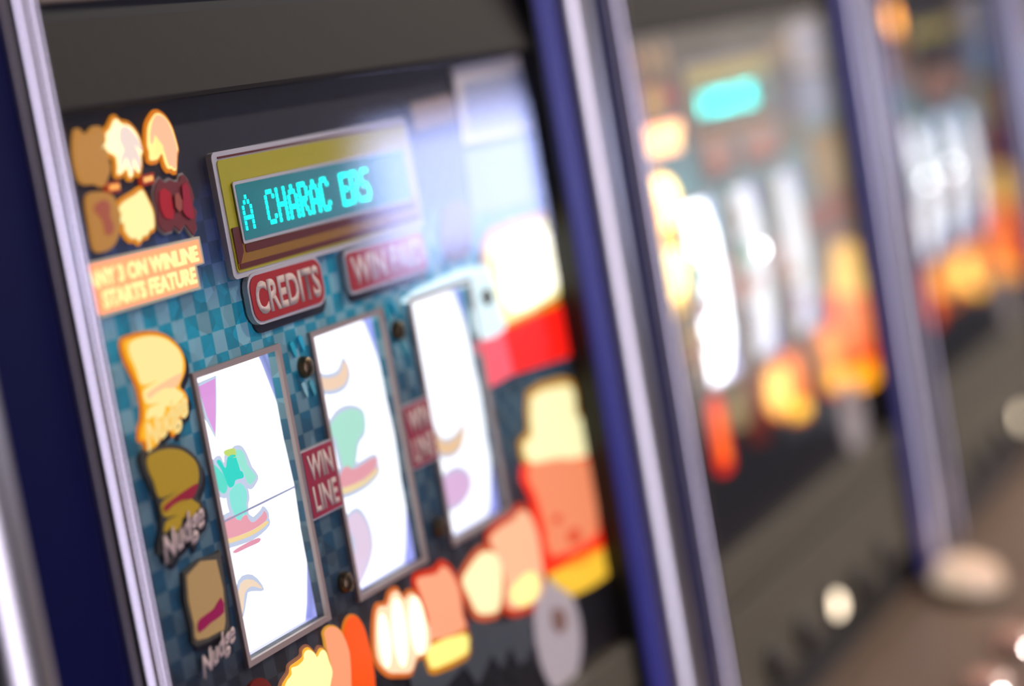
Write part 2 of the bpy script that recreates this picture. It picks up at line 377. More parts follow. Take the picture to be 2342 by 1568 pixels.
# dot-matrix characters of the readout
DOTS = {'A': '00100 01010 10001 10001 11111 10001 10001', 'C': '01110 10001 10000 10000 10000 10001 01110',
        'H': '10001 10001 10001 11111 10001 10001 10001', 'R': '11110 10001 10001 11110 10100 10010 10001',
        'E': '11111 10000 10000 11110 10000 10000 11111', 'S': '01111 10000 10000 01110 00001 00001 11110', ' ': ''}
def readout(key, text, x0, pitch, z0, z1, wd, y_back, y_front):
    """each lit dot a small raised tile"""
    if key in CACHE: return CACHE[key]
    bm = bmesh.new(); dx = wd/4; dz = (z1-z0)/6; rx, rz = dx*0.42, dz*0.40
    for i, ch in enumerate(text):
        for r, row in enumerate(DOTS[ch].split()):
            for c, bit in enumerate(row):
                if bit == '1':
                    x = x0 + i*pitch + c*dx; z = z1 - r*dz
                    add_box(bm, x-rx, x+rx, y_front, y_back, z-rz, z+rz)
    return from_bm(key, bm)

# ------------------------------------------------------------------ reels
REEL_R = 0.22; REEL_Y = 0.0030; REEL_Z = 1.2943
REELS = [(-0.1855, -0.118), (-0.0855, -0.0185), (0.0145, 0.0815)]
WIN_Z = (1.232, 1.3565)
def wrap(x, z, lift):
    a = (z - REEL_Z)/REEL_R; r = REEL_R + lift
    return (x, REEL_Y + REEL_R - r*math.cos(a), REEL_Z + r*math.sin(a))

def reel_mesh(key, x0, x1):
    if key in CACHE: return CACHE[key]
    bm = bmesh.new(); n = 72; a = []; b = []
    for i in range(n):
        t = 2*math.pi*i/n
        y = REEL_Y + REEL_R - REEL_R*math.cos(t); z = REEL_Z + REEL_R*math.sin(t)
        a.append(bm.verts.new((x0, y, z))); b.append(bm.verts.new((x1, y, z)))
    for i in range(n): bm.faces.new((a[i], a[(i+1) % n], b[(i+1) % n], b[i]))
    return from_bm(key, bm, True)

def symbol_mesh(key, pts, lift=0.0005, n=3):
    if key in CACHE: return CACHE[key]
    if n: pts = smooth_poly(pts, n)
    bm = bmesh.new()
    bm.faces.new([bm.verts.new((x, 0, z)) for x, z in pts])
    bmesh.ops.triangulate(bm, faces=bm.faces[:])
    z0 = min(p[1] for p in pts); z1 = max(p[1] for p in pts); z = z0 + 0.004
    while z < z1:
        bmesh.ops.bisect_plane(bm, geom=bm.verts[:] + bm.edges[:] + bm.faces[:], plane_co=(0, 0, z), plane_no=(0, 0, 1))
        z += 0.004
    r = bmesh.ops.extrude_face_region(bm, geom=bm.faces[:])
    top = {v for v in r['geom'] if isinstance(v, bmesh.types.BMVert)}
    for v in bm.verts:
        v.co = wrap(v.co.x, v.co.z, lift if v in top else 0.0)
    return from_bm(key, bm)

# ------------------------------------------------------------------ objects
def tag(o, label=None, cat=None, group=None, kind=None):
    if label: o['label'] = label
    if cat: o['category'] = cat
    if group: o['group'] = group
    if kind: o['kind'] = kind
    return o

def put(name, me, m, parent=None, label=None):
    o = bpy.data.objects.new(name, me); COL.objects.link(o)
    o.parent = parent
    o.material_slots[0].link = 'OBJECT'; o.material_slots[0].material = m
    if label: o['label'] = label
    return o

# --- materials of the cabinets
BLUE = mat('cabinet_blue', '#33348c', 0.4, noise=(60, 0.12), spec=0.3)
NAVY = mat('cabinet_navy', '#04083e', 0.45, noise=(60, 0.12), spec=0.12)
CHROME = brushed('chrome', '#cfc9cc', 0.16)
SILVER = brushed('satin_silver', '#e6e1dc', 0.30)
BLACK = mat('black_plastic', '#0a0909', 0.5)
HOODM = mat('hood_grey', '#2a2624', 0.6, noise=(180, 0.15), spec=0.12)
TAUPE = mat('taupe_metal', '#5a5545', 0.5, noise=(140, 0.12))
DECKM = mat('deck_brown', '#6a5648', 0.42, noise=(120, 0.12))
BEIGE = mat('top_glass_beige', '#8d7c6c', 0.5)
HOUSE = mat('reel_housing', '#c4c4ec', 0.5, emit='#8c94d8', power=0.55)  # emission stands in for the reel lamps' light on the housing
FRAMEM = mat('reel_frame_taupe', '#b8a298', 0.4)
SCREW = mat('screw_brass', '#6e5c46', 0.3, 1.0)
YELLOW = printed('#c8bc24'); GOLD = printed('#a87414'); MAROON = printed('#6a1a10'); SILVERP = mat('silver_rim', '#d6d2d0', 0.35)
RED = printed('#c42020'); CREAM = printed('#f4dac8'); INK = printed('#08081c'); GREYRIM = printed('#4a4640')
SAND = printed('#c8a060'); MAGENTA = printed('#b01058'); PINKT = printed('#ecd0c4'); RUST = printed('#a0602c'); WINE = printed('#8a2840')
VFD_OFF = mat('display_filter', '#04383c', 0.25, emit=(0.0, 0.30, 0.31), power=0.45)
VFD_ON = mat('display_glow', '#003030', 0.4, emit=(0.0, 1.0, 0.93), power=3.4)
VFD_HOT = mat('display_glow_strong', '#003030', 0.4, emit=(0.0, 1.0, 0.93), power=9.0)
BRASSY = mat('amber_dome', '#c09070', 0.12, 0.0, emit='#ecd2b8', power=0.7, coat=0.6)
PINKB = mat('pink_button', '#d0a090', 0.25, coat=0.5)
BTN_OFF = mat('button_cap', '#4a4036', 0.3, coat=0.4)
BTN_ON = mat('button_cap_lit', '#4a4036', 0.3, emit='#ffe8c8', power=4.0)

def machine(X, label, lit, reel_power, display, btn, bulbs=()):
    root = bpy.data.objects.new('slot_machine', None); COL.objects.link(root)
    root.location = (X, 0, 0); root.empty_display_size = 0.2
    tag(root, label, 'slot machine', 'slot machines in a row along the wall')
    P = lambda n, me, m, par=None, lb=None: put(n, me, m, par or root, lb)
    # carcass
    P('side_panel', box('side_l', -0.3335, -0.3185, 0.0, 0.5, 0.985, 1.9), NAVY)
    P('side_panel', box('side_r', 0.2495, 0.2645, 0.0, 0.5, 0.985, 1.9), NAVY)
    P('back_panel', box('back', -0.3185, 0.2495, 0.48, 0.5, 0.985, 1.9), BLACK)
    P('top_panel', box('topp', -0.3185, 0.2495, 0.0, 0.48, 1.88, 1.9), NAVY)
    P('lower_cabinet', boxes('lower', [(-0.3335, 0.2645, -0.03, 0.5, 0.0, 0.86), (-0.3335, 0.2645, 0.02, 0.5, 0.86, 0.984)]), NAVY)
    P('cabinet_door', box('door', -0.30, 0.232, -0.042, -0.03, 0.1, 0.82, bev=0.004), BLUE)
    # front posts
    P('corner_post', box('post_l', -0.3335, -0.2835, -0.013, 0.0, 0.985, 1.9, bev=0.002), NAVY, None, 'dark blue post left of the glass')
    pts = [(-0.2835, 0.0), (-0.2835, -0.011)]
    def ridge(cx, r, base, n=9, squash=1.0):
        return [(cx - r*math.cos(math.pi*i/(n-1)), base - squash*r*math.sin(math.pi*i/(n-1))) for i in range(n)]
    pts += ridge(-0.2765, 0.0066, -0.012, 11, 1.1) + ridge(-0.2664, 0.0032, -0.0125, 9) + ridge(-0.2608, 0.0022, -0.0115, 7) + [(-0.2583, -0.010), (-0.2583, 0.0)]
    P('chrome_trim', profile('trim_l', pts, 0.985, 1.9), CHROME, None, 'ridged chrome strip')
    P('inner_reveal', box('reveal', 0.1940, 0.1965, -0.0155, 0.0, 0.985, 1.9), BLACK)
    P('corner_post', box('post_r', 0.1965, 0.229, -0.0165, 0.0, 0.985, 1.9, bev=0.003), BLUE, None, 'blue post right of the glass')
    pts = [(0.229, 0.0), (0.229, -0.014)] + [(0.247 - 0.0172*math.cos(math.pi*i/12), -0.0145 - 0.013*math.sin(math.pi*i/12)) for i in range(13)] + [(0.2645, -0.014), (0.2645, 0.0)]
    P('silver_trim', profile('trim_r', pts, 0.985, 1.9), SILVER, None, 'rounded satin silver strip')
    # head: hood band, groove, beige top glass
    P('hood', run_x('hood', [(0.0, 1.474), (-0.011, 1.474), (-0.0115, 1.476), (-0.004, 1.5105), (0.0, 1.5105)], -0.2583, 0.194), HOODM, None, 'dark grey hood band')
    P('hood_groove', box('groove', -0.2583, 0.194, -0.002, 0.004, 1.5105, 1.518), BLACK)
    P('top_glass', box('topglass', -0.2583, 0.194, -0.006, 0.004, 1.518, 1.87, bev=0.001), BEIGE)
    # printed board with three reel openings
    if 'board' not in CACHE:
        bm = bmesh.new()
        xs = [-0.2583] + [v for r in REELS for v in r] + [0.194]
        zs = [1.123, WIN_Z[0], WIN_Z[1], 1.5105]
        for i in range(len(xs)-1):
            for j in range(3):
                if j == 1 and i in (1, 3, 5): continue
                add_box(bm, xs[i], xs[i+1], 0.0, 0.004, zs[j], zs[j+1])
        from_bm('board', bm)
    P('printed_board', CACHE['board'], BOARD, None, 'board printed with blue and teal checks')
    # reels
    rp = reel_power
    for k, (a, b) in enumerate(REELS):
        z0, z1 = WIN_Z; t = 0.0026
        P('reel_frame', boxes('rframe%d' % k, [(a-t, b+t, -0.002, 0.0, z1, z1+t), (a-t, b+t, -0.002, 0.0, z0-t, z0), (a-t, a, -0.002, 0.0, z0, z1), (b, b+t, -0.002, 0.0, z0, z1)]), FRAMEM)
        P('reel_housing', boxes('rhouse%d' % k, [(b+0.0075, b+0.0095, 0.004, 0.30, 1.19, 1.40), (a-0.008, b+0.0075, 0.004, 0.06, z0-0.004, z0-0.0025)]), HOUSE)
        rl = P('reel', reel_mesh('reel%d' % k, a-0.006, b+0.0035), lamp('#f4f7ff' if rp[k] > 0.9 else '#e8ecee', rp[k]))
        def S(nm, pts, c, pw, n=3):
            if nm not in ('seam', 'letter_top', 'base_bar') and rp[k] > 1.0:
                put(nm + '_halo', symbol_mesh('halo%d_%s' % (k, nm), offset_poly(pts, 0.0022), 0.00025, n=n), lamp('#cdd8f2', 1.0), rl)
            put(nm, symbol_mesh('sym%d_%s' % (k, nm + str(len(CACHE)) if False else nm), pts, n=n), lamp(c, round(pw*min(1.0, rp[k]), 2)), rl)
        if k == 0:
            S('letter_stroke_a', art('s_v'), '#5ce8d4', 1.0); S('letter_stroke_b', art('s_w'), '#18e0d0', 1.0)
            S('letter_top', art('s_y'), '#c8e470', 1.0); S('letter_stroke_c', art('s_r'), '#9cf0dc', 1.0)
            S('stem', art('s_stem'), '#8cf0e4', 1.0); S('boot', art('s_boot'), '#f6a8b8', 1.0)
            S('sole', art('s_sole'), '#ffe0a0', 1.0); S('base_bar', art('s_bar'), '#f0a0b8', 1.0)
            S('cone', art('s_cone'), '#e8a0e8', 1.0, 0); S('arc', art('s_arc'), '#ffe4c8', 1.0)
            S('seam', [(a-0.005, 1.2920), (b, 1.2928), (b, 1.2936), (a-0.005, 1.2928)], '#9a9cc0', 1.0, 0)
        elif k == 1:
            S('ring', art('s_ring'), '#ffdcbc', 1.0); S('stem', art('s_stem2'), '#b4f0dc', 1.0)
            S('boot', art('s_boot2'), '#f4a8b4', 1.0); S('sole', art('s_sole2'), '#ffe4ac', 1.0); S('ribbon', art('s_lilac'), '#f2dcf6', 1.0)
        else:
            S('ring', art('s_ring3'), '#ffd4a4', 1.0); S('oval', art('s_oval3'), '#f0c4f0', 1.0)
    for bx, bz_ in bulbs:
        k = min(range(3), key=lambda q: abs(sum(REELS[q])/2 - bx))
        y = wrap(bx, bz_, 0)[1]
        P('reel_bulb', lathe('bulb_%d_%d' % (round(bx*1e4), round(bz_*1e4)), [(0.0034, 0.0), (0.0034, 0.0006), (0.002, 0.0011), (0.0, 0.0012)], (bx, y, bz_), (0, -1, 0), 14), lamp('#f2f6ff', 26.0), None, 'bright white reel bulb')
    # win line plates
    for k, x0 in enumerate((-0.1160, -0.0160)):
        wl = P('win_line_plate', plate('wl%d' % k, rrect(x0, x0+0.0285, 1.2760, 1.3085, 0.0008), 0.0, -0.0022, 0), SILVERP)
        put('red_face', plate('wlf%d' % k, rrect(x0+0.0006, x0+0.0279, 1.2768, 1.3077, 0.0006), -0.0022, -0.0026, 0), mat('win_line_red', '#b8304c', 0.45), wl)
        put('lettering', lettering('wlt%d' % k, 'WIN', x0+0.0035, x0+0.0255, 1.2936, 1.3055, -0.0026, -0.0028, 0.03), CREAM, wl)
        put('lettering', lettering('wlu%d' % k, 'LINE', x0+0.0035, x0+0.0255, 1.2790, 1.2910, -0.0026, -0.0028, 0.03), CREAM, wl)
    # screws with their printed teal flashes
    for k, (sx, sz) in enumerate(((-0.0965, 1.3445), (-0.0035, 1.3455), (0.0992, 1.3458), (-0.0965, 1.2416), (0.0026, 1.2424))):
        P('screw', lathe('screw%d' % k, [(0.0052, 0.0), (0.0052, 0.0014), (0.0044, 0.0034), (0.0026, 0.0044), (0.0, 0.0047)], (sx, 0.0, sz), (0, -1, 0), 18), SCREW)
        if sz > 1.3:
            for j, (dx, dz) in enumerate(((-0.0075, 0.0095), (0.0005, 0.0110), (-0.004, -0.0100), (0.003, -0.0105))):
                c = ('#00c8dc', '#18d0f0', '#a8e4e8', '#58c0cc')[j]
                P('teal_flash', plate('flash%d%d' % (k, j), [(sx+dx-0.002, sz+dz+0.003), (sx+dx+0.0012, sz+dz+0.0034), (sx+dx+0.0024, sz+dz-0.0015), (sx+dx+0.001, sz+dz-0.0038)], 0.0, -0.0012, 2), printed(c))
    # display
    bz = P('display_bezel', plate('bez', rrect(-0.1445, 0.0405, 1.3925, 1.4490, 0.003), 0.0, -0.0030, 0), SILVERP, None, 'silver rim of the display surround')
    put('gold_face', plate('bez2', rrect(-0.1415, 0.0375, 1.3950, 1.4452, 0.002), -0.0030, -0.0036, 0), YELLOW, bz)
    put('dark_stripe', plate('bez3', rrect(-0.1400, 0.0390, 1.4458, 1.4468, 0.0003), -0.0030, -0.0035, 0), MAROON, bz)
    put('lower_band', plate('bez4', rrect(-0.1405, 0.0365, 1.3962, 1.4090, 0.001), -0.0036, -0.0040, 0), GOLD, bz)
    put('maroon_stripe', plate('bez5', rrect(-0.1325, 0.0310, 1.4030, 1.4066, 0.001), -0.0040, -0.0043, 0), MAROON, bz)
    put('maroon_stripe', plate('bez6', rrect(-0.1395, 0.0365, 1.3966, 1.3988, 0.0006), -0.0040, -0.0043, 0), MAROON, bz)
    put('maroon_stripe', plate('bez7', [(-0.1405, 1.4150), (-0.1350, 1.4150), (-0.1345, 1.4040), (-0.1385, 1.3990), (-0.1405, 1.3990)], -0.0040, -0.0043, 0), MAROON, bz)
    dw = P('display_window', plate('disp', rrect(-0.1342, 0.0300, 1.4070, 1.4347, 0.0012), -0.0043, -0.0048, 0), SILVERP)
    put('screen', plate('disp2', rrect(-0.1326, 0.0286, 1.4084, 1.4333, 0.0008), -0.0048, -0.0051, 0), VFD_OFF if display else INK, dw)
    if display:
        put('characters', readout('chars', 'A CHARAC ERS', -0.1300, 0.00996, 1.4135, 1.4272, 0.0064, -0.0051, -0.0054), VFD_HOT if display == 2 else VFD_ON, dw)
    # credits and win paid signs
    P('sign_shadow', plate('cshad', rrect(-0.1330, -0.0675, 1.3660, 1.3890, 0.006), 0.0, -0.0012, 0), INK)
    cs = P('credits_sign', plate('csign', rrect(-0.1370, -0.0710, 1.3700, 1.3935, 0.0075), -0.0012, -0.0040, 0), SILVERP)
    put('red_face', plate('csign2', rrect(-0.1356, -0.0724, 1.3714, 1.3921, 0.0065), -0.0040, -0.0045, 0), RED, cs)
    put('lettering', lettering('ctext', 'CREDITS', -0.1325, -0.0755, 1.3742, 1.3892, -0.0045, -0.0047, 0.038), CREAM, cs)
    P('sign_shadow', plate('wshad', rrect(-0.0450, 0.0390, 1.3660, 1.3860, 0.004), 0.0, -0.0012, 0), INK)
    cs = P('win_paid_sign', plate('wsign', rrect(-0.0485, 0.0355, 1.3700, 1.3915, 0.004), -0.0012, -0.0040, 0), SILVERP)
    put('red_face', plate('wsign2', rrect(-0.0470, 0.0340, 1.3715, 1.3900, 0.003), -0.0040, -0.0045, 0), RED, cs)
    put('lettering', lettering('wtext', 'WIN PAID', -0.0440, 0.0310, 1.3738, 1.3878, -0.0045, -0.0047, 0.03), CREAM, cs)
    # art panels: (name, outline, unlit colour, lit colour, power, [(inner, outline, unlit, lit, power)])
    on = lambda k: k in lit
    def amber(key, c):
        # farther cabinets' lit colours shifted orange to imitate saturated glow, nudge column excepted
        if X < 0.3 or key in ('any', 'nudge1', 'nudge2'): return c
        l = lin(c); return (l[0], l[1]*0.62, l[2]*0.22)
    def panel(key, nm, outline, off, lc, lp, inner=(), dx=0, dz=0, n=4, lb=None, raise_=0.0018, rim=None):
        sfx = '_%d_%d' % (round(dx*1e4), round(dz*1e4))
        st = on(key)
        pw = lit[key]*1.4 if st else 0
        lc = amber(key, lc)
        core = art(outline, dx, dz)
        if rim and st: core = offset_poly(core, -rim[1]*0.9)
        o = P(nm, plate(('c_' if rim and st else 'p_') + outline + sfx, core, 0.0, -raise_, n), lamp(lc, round(lp*pw, 2)) if st else printed(off), None, lb)
        if rim and (st or rim[2]):
            pts = art(outline, dx, dz)
            put('rim', plate('rim_' + outline + sfx, offset_poly(pts, rim[1]*0.6), 0.0, -raise_*0.6, n), lamp(amber(key, rim[0]), round(0.75*max(1, pw/1.4), 2)) if st else printed(rim[2]), o)
        y = raise_
        for (inm, io, ioff, ilc, ilp) in inner:
            put(inm, plate('p_' + io + sfx, art(io, dx, dz), -y, -y-0.0004, n), lamp(amber(key, ilc), round(ilp*pw, 2)) if st else printed(ioff), o)
            y += 0.0004
        return o
    panel('hand_a', 'hand_lamp', 'hand_a', '#9a6a30', '#fff0b4', 1.2, [('palm', 'hand_a_in', '#c09a70', '#f4ddd0', 0.8)], rim=('#ff9a10', 0.0014, None), lb='glowing white and orange hand shape')
    panel('hand_b', 'hand_lamp', 'hand_b', '#9a6a30', '#ffec90', 0.95, [('palm', 'hand_b_in', '#b08860', '#f8be94', 0.82), ('thumb', 'hand_b_yel', '#b0a050', '#ffe98c', 0.9)], rim=('#ff8c08', 0.0012, None), lb='glowing orange hand shape')
    panel('hand_c', 'fist_lamp', 'hand_c', '#9a8a40', '#faf0a4', 0.85, rim=('#ff9a10', 0.0013, None), lb='glowing pale yellow fist shape')
    panel('hand_d', 'hand_lamp', 'hand_d', '#9c5a20', '#ffb050', 1.0)
    panel('hand_e', 'fist_lamp', 'hand_e', '#a05a30', '#ffb050', 1.0, [('palm', 'hand_e_in', '#8a2840', '#ff8060', 0.8)])
    panel('burst', 'star_burst', 'burst', '#8c3436', '#ff6040', 1.0, rim=('#ff6040', 0.0016, '#a09c94'), inner=[('red_flare', 'burst_red_l', '#e0102c', '#ff2020', 1.0), ('red_flare', 'burst_red_r', '#c8183c', '#ff2020', 1.0), ('centre', 'burst_mid', '#c86450', '#ff8060', 1.0)], n=0)
    panel('ind', 'indicator_lamp', 'ind_a', '#5a1808', '#a02808', 0.7, [('lens', 'ind_a_in', '#a86030', '#ffa850', 0.9)], n=0)
    panel('ind', 'indicator_lamp', 'ind_b', '#5a1808', '#a02808', 0.7, [('lens', 'ind_b_in', '#a86030', '#ffb868', 0.9)], n=0)
    sg = panel('any', 'feature_sign', 'any_sign', '#8a8078', '#c8b8a0', 0.5, [('face', 'any_in', '#9a3820', '#ff8c5c', 1.1)], n=0)
    tm = lamp('#fff0a0', round(1.15*lit.get('any', 0), 2)) if on('any') else CREAM
    put('lettering', lettering('any1', 'ANY 3 ON WINLINE', -0.2480, -0.1675, 1.4045, 1.4115, -0.0022, -0.0024, 0.04), tm, sg)
    put('lettering', lettering('any2', 'STARTS FEATURE', -0.2400, -0.1720, 1.3956, 1.4028, -0.0022, -0.0024, 0.04), tm, sg)
    for j, key in enumerate(('nudge1', 'nudge2')):
        dz = -0.0468*j; dx = -0.0035*j
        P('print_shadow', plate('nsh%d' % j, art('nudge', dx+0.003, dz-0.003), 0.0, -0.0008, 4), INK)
        o = panel(key, 'nudge_lamp', 'nudge', '#4c4840', '#ffb820', 0.75, rim=('#ff8a08', 0.0010, None), inner=[('yellow_face', 'nudge_in', '#e0b828', '#fae394', 0.84), ('pink_flash', 'nudge_pink', '#c01c40', '#f8c490', 0.82)], dx=dx, dz=dz,
                  lb='lit yellow nudge lamp' if on(key) else None, raise_=0.0020)
        put('lettering', lettering('ntext%d' % j, 'Nudge', -0.2310+dx, -0.1975+dx, 1.3358+dz, 1.3500+dz, -0.0028, -0.0032, 0.03, 0.25, 0.009), lamp('#f8d684', 1.1) if on(key) else PINKT, o)
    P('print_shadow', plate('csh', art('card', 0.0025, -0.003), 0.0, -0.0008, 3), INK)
    o = panel('card', 'nudge_lamp', 'card', '#5a5448', '#ffb020', 1.1, [('sand_face', 'card_in', '#e4bc74', '#ffe488', 1.0), ('magenta_wave', 'card_pink', '#c00c60', '#ff9090', 0.9)], n=2, raise_=0.0020)
    put('lettering', lettering('cardtext', 'Nudge', -0.2235, -0.1950, 1.2375, 1.2490, -0.0028, -0.0032, 0.03, 0.25, 0.009), lamp('#f8d684', 1.1) if on('card') else PINKT, o)
    # foot of the board
    panel('cream', 'hand_lamp', 'cream', '#a07838', '#ffb430', 0.8, [('palm', 'cream_in', '#c0b070', '#fff4a8', 0.95)], n=3, rim=('#a8684c', 0.0009, None), lb='glowing cream fist')
    panel('fing_a', 'thumb_lamp', 'fing_a', '#903018', '#ffa074', 0.82, n=3, rim=('#ffb040', 0.0006, None))
    panel('fing_b', 'thumb_lamp', 'fing_b', '#8a2010', '#ff5408', 0.8, n=3, rim=('#ff8c20', 0.0006, None))
    panel('bottle', 'bottle_lamp', 'red_arc', '#8a1810', '#ff9038', 0.9, n=4, rim=('#ff2004', 0.006, None))
    panel('fist_a', 'fist_lamp', 'fist_a', '#a08060', '#ffd8b0', 0.95, [('finger', 'lobe_%d' % q, '#c0b080', '#fffad4', 1.4) for q in range(3)], n=3, rim=('#ff8030', 0.0016, None))
    panel('thumb_a', 'thumb_lamp', 'thumb_a', '#8a2818', '#ffa880', 0.85, rim=('#ff3808', 0.0024, None))
    panel('bar_a', 'cuff_lamp', 'bar_a', '#a07818', '#fff084', 1.0, n=2, rim=('#ffa008', 0.0022, None))
    panel('fist_b', 'fist_lamp', 'fist_b', '#a08060', '#fff4bc', 0.95, rim=('#ff7040', 0.0024, None))
    panel('thumb_b', 'thumb_lamp', 'thumb_b', '#8a2818', '#ffc096', 0.88, [('cuff', 'thumb_b_in', '#a07818', '#fff498', 1.1)], rim=('#ff4408', 0.0026, None))
    panel('fig_top', 'crown_lamp', 'fig_top', '#a08048', '#fff6bc', 0.98, n=2, rim=('#ffb428', 0.0030, None), lb='glowing cream crown of the red figure')
    panel('fig_body', 'figure_lamp', 'fig_body', '#8a1818', '#ff2808', 1.0, [('body_front', 'fig_body_in', '#a04028', '#ff9468', 0.82), ('spot', 'fig_hole_a', '#801008', '#ff5028', 0.7), ('spot', 'fig_hole_b', '#801008', '#ff5028', 0.7)], n=2, lb='glowing red body of the figure')
    panel('fig_base', 'base_lamp', 'fig_base', '#a07018', '#ffc838', 0.9, n=2, lb='glowing yellow base of the figure')
    panel('oval', 'oval_badge', 'oval', '#f2e8e6', '#ffffff', 1.0, [('badge_mark', 'oval_mark', '#b08878', '#ffc0a0', 1)])
    panel('box', 'square_lamp', 'box', '#a07020', '#fff4a8', 1.1, [('lens', 'box_in', '#c0a060', '#fffae4', 1.8)], n=2, rim=('#ffa808', 0.0034, None), lb='overbright yellow square lamp')
    panel('red_block', 'red_panel', 'red_block', '#9a1010', '#ff1408', 0.95, n=0)
    panel('red_strip', 'red_panel', 'red_strip', '#a03040', '#ff6070', 0.9, n=0)
    panel('la', 'rules_label', 'label_a', '#f0e8e4', '#ffffff', 1.0, [('blue_field', 'label_a_in', '#b4bcd8', '#ffffff', 1)], n=0)
    panel('lb', 'rules_label', 'label_b', '#a88a60', '#ffffff', 1.0, n=0)
    panel('lc', 'rules_label', 'label_c', '#9ab0d8', '#ffffff', 1.0, n=0)
    panel('pale', 'pale_lamp', 'pale', '#88b8c4', '#dcf4fc', 1.0, n=2)
    panel('fp', 'brown_emblem', 'face_print', '#7a5c3c', '#ffffff', 1.0)
    panel('lob', 'charcoal_splash', 'lobster', '#5c6266', '#ffffff', 1.0, n=2, raise_=0.0010)
    # clear pane over the board
    P('glass_pane', box('pane', -0.2583, 0.194, -0.0098, -0.0068, 1.1235, 1.4738), GLASS, None, 'clear glass pane with reflections')
    # lower face, deck and buttons
    P('lower_face', boxes('lface', [(-0.2583, 0.194, -0.010, 0.02, 1.094, 1.1232), (-0.2583, 0.194, -0.006, 0.02, 1.088, 1.094), (-0.2583, 0.194, -0.010, 0.02, 1.020, 1.088)], bev=0.0015), TAUPE)
    P('kick_strip', box('kick', -0.2583, 0.194, -0.004, 0.02, 0.985, 1.020), BLACK)
    for j, bx in enumerate((-0.178, -0.108, -0.038, 0.034, 0.106)):
        bt = P('hold_button', lathe('btn%d' % j, [(0.0135, 0.0), (0.0135, 0.003), (0.0118, 0.0052), (0.0095, 0.0052), (0.0090, 0.0035)], (bx, -0.010, 1.0355), (0, -1, 0), 24), BLACK)
        put('cap', lathe('cap%d' % j, [(0.0088, 0.0035), (0.0086, 0.0062), (0.006, 0.0082), (0.0, 0.0090)], (bx, -0.010, 1.0355), (0, -1, 0), 20), BTN_ON if btn == j else BTN_OFF, bt)
    P('button_deck', run_x('deck', [(0.02, 0.985), (-0.03, 0.985), (-0.165, 0.962), (-0.182, 0.950), (-0.186, 0.925), (-0.16, 0.885), (-0.03, 0.861), (0.02, 0.861)], -0.3335, 0.2645), DECKM, None, 'brown deck sloping towards the player')
    st = P('start_button', lathe('start', [(0.035, 0.0), (0.035, 0.006), (0.031, 0.010), (0.030, 0.010)], (0.176, -0.056, 0.980), (0, -0.168, 0.986), 28), TAUPE)
    put('dome', lathe('startd', [(0.0295, 0.008), (0.029, 0.016), (0.024, 0.025), (0.012, 0.031), (0.0, 0.033)], (0.176, -0.056, 0.980), (0, -0.168, 0.986), 28), BRASSY, st)
    for j, bx in enumerate((-0.16, -0.054, 0.052)):
        bt = P('deck_button', lathe('dbt%d' % j, [(0.021, 0.0), (0.021, 0.005), (0.018, 0.007), (0.0175, 0.007)], (bx, -0.122, 0.9685), (0, -0.168, 0.986), 24), CHROME)
        put('cap', lathe('dbc%d' % j, [(0.0172, 0.005), (0.0168, 0.011), (0.012, 0.0145), (0.0, 0.016)], (bx, -0.122, 0.9685), (0, -0.168, 0.986), 24), PINKB, bt)
    return root

ALL = {'hand_a': 1, 'hand_b': 1, 'hand_c': 1, 'ind': 1, 'any': 1, 'nudge1': 1, 'cream': 1, 'fing_a': 1, 'fing_b': 1, 'bottle': 1,
       'fist_a': 1, 'thumb_a': 1, 'bar_a': 1, 'fist_b': 1, 'thumb_b': 1, 'fig_top': 1, 'fig_body': 1, 'fig_base': 1, 'box': 1, 'red_block': 1, 'red_strip': 1, 'pale': 1}

# ------------------------------------------------------------------ the hall
CARPET = mat('carpet', '#2c1518', 0.95, noise=(40, 0.3))
WALLM = mat('wall_paint', '#2c282e', 0.8, noise=(8, 0.06))
CEILM = mat('ceiling_paint', '#b0a8a4', 0.85)
def struct(name, *a):
    o = put(name, box(name, *a), {'floor': CARPET, 'ceiling': CEILM}.get(name, WALLM))
    tag(o, kind='structure'); return o
struct('floor', -3.0, 8.0, -1.95, 0.65, -0.1, 0.0)
struct('ceiling', -3.0, 8.0, -1.95, 0.65, 2.6, 2.7)
struct('wall_back', -3.0, 8.0, 0.55, 0.65, 0.0, 2.6)
struct('wall_front', -3.0, 8.0, -1.95, -1.85, 0.0, 2.6)
struct('wall_left', -3.1, -3.0, -1.95, 0.65, 0.0, 2.6)
struct('wall_right', 8.0, 8.1, -1.95, 0.65, 0.0, 2.6)

# unseen glowing panel behind the camera, added for bright streaks in the chrome
panel_root = bpy.data.objects.new('added_cool_panel', None); COL.objects.link(panel_root); panel_root.location = (-0.25, -1.85, 0.35)
tag(panel_root, kind='structure')
COOL_GLOW = mat('cool_panel_glow', '#ffffff', 0.3, emit='#e4deff', power=4.4)
for k in range(2):
    put('pane', box('wpane%d' % k, -0.36+0.38*k, -0.02+0.38*k, 0.002, 0.012, 0.02, 1.78), COOL_GLOW, panel_root)
put('panel_frame', boxes('wframe', [(-0.42, 0.42, 0, .04, 1.78, 1.84), (-0.42, 0.42, 0, .04, -.04, 0.02), (-0.42, -0.36, 0, .04, 0.02, 1.78), (0.36, 0.42, 0, .04, 0.02, 1.78), (-0.02, 0.02, 0, .04, 0.02, 1.78)]), SILVER, panel_root)

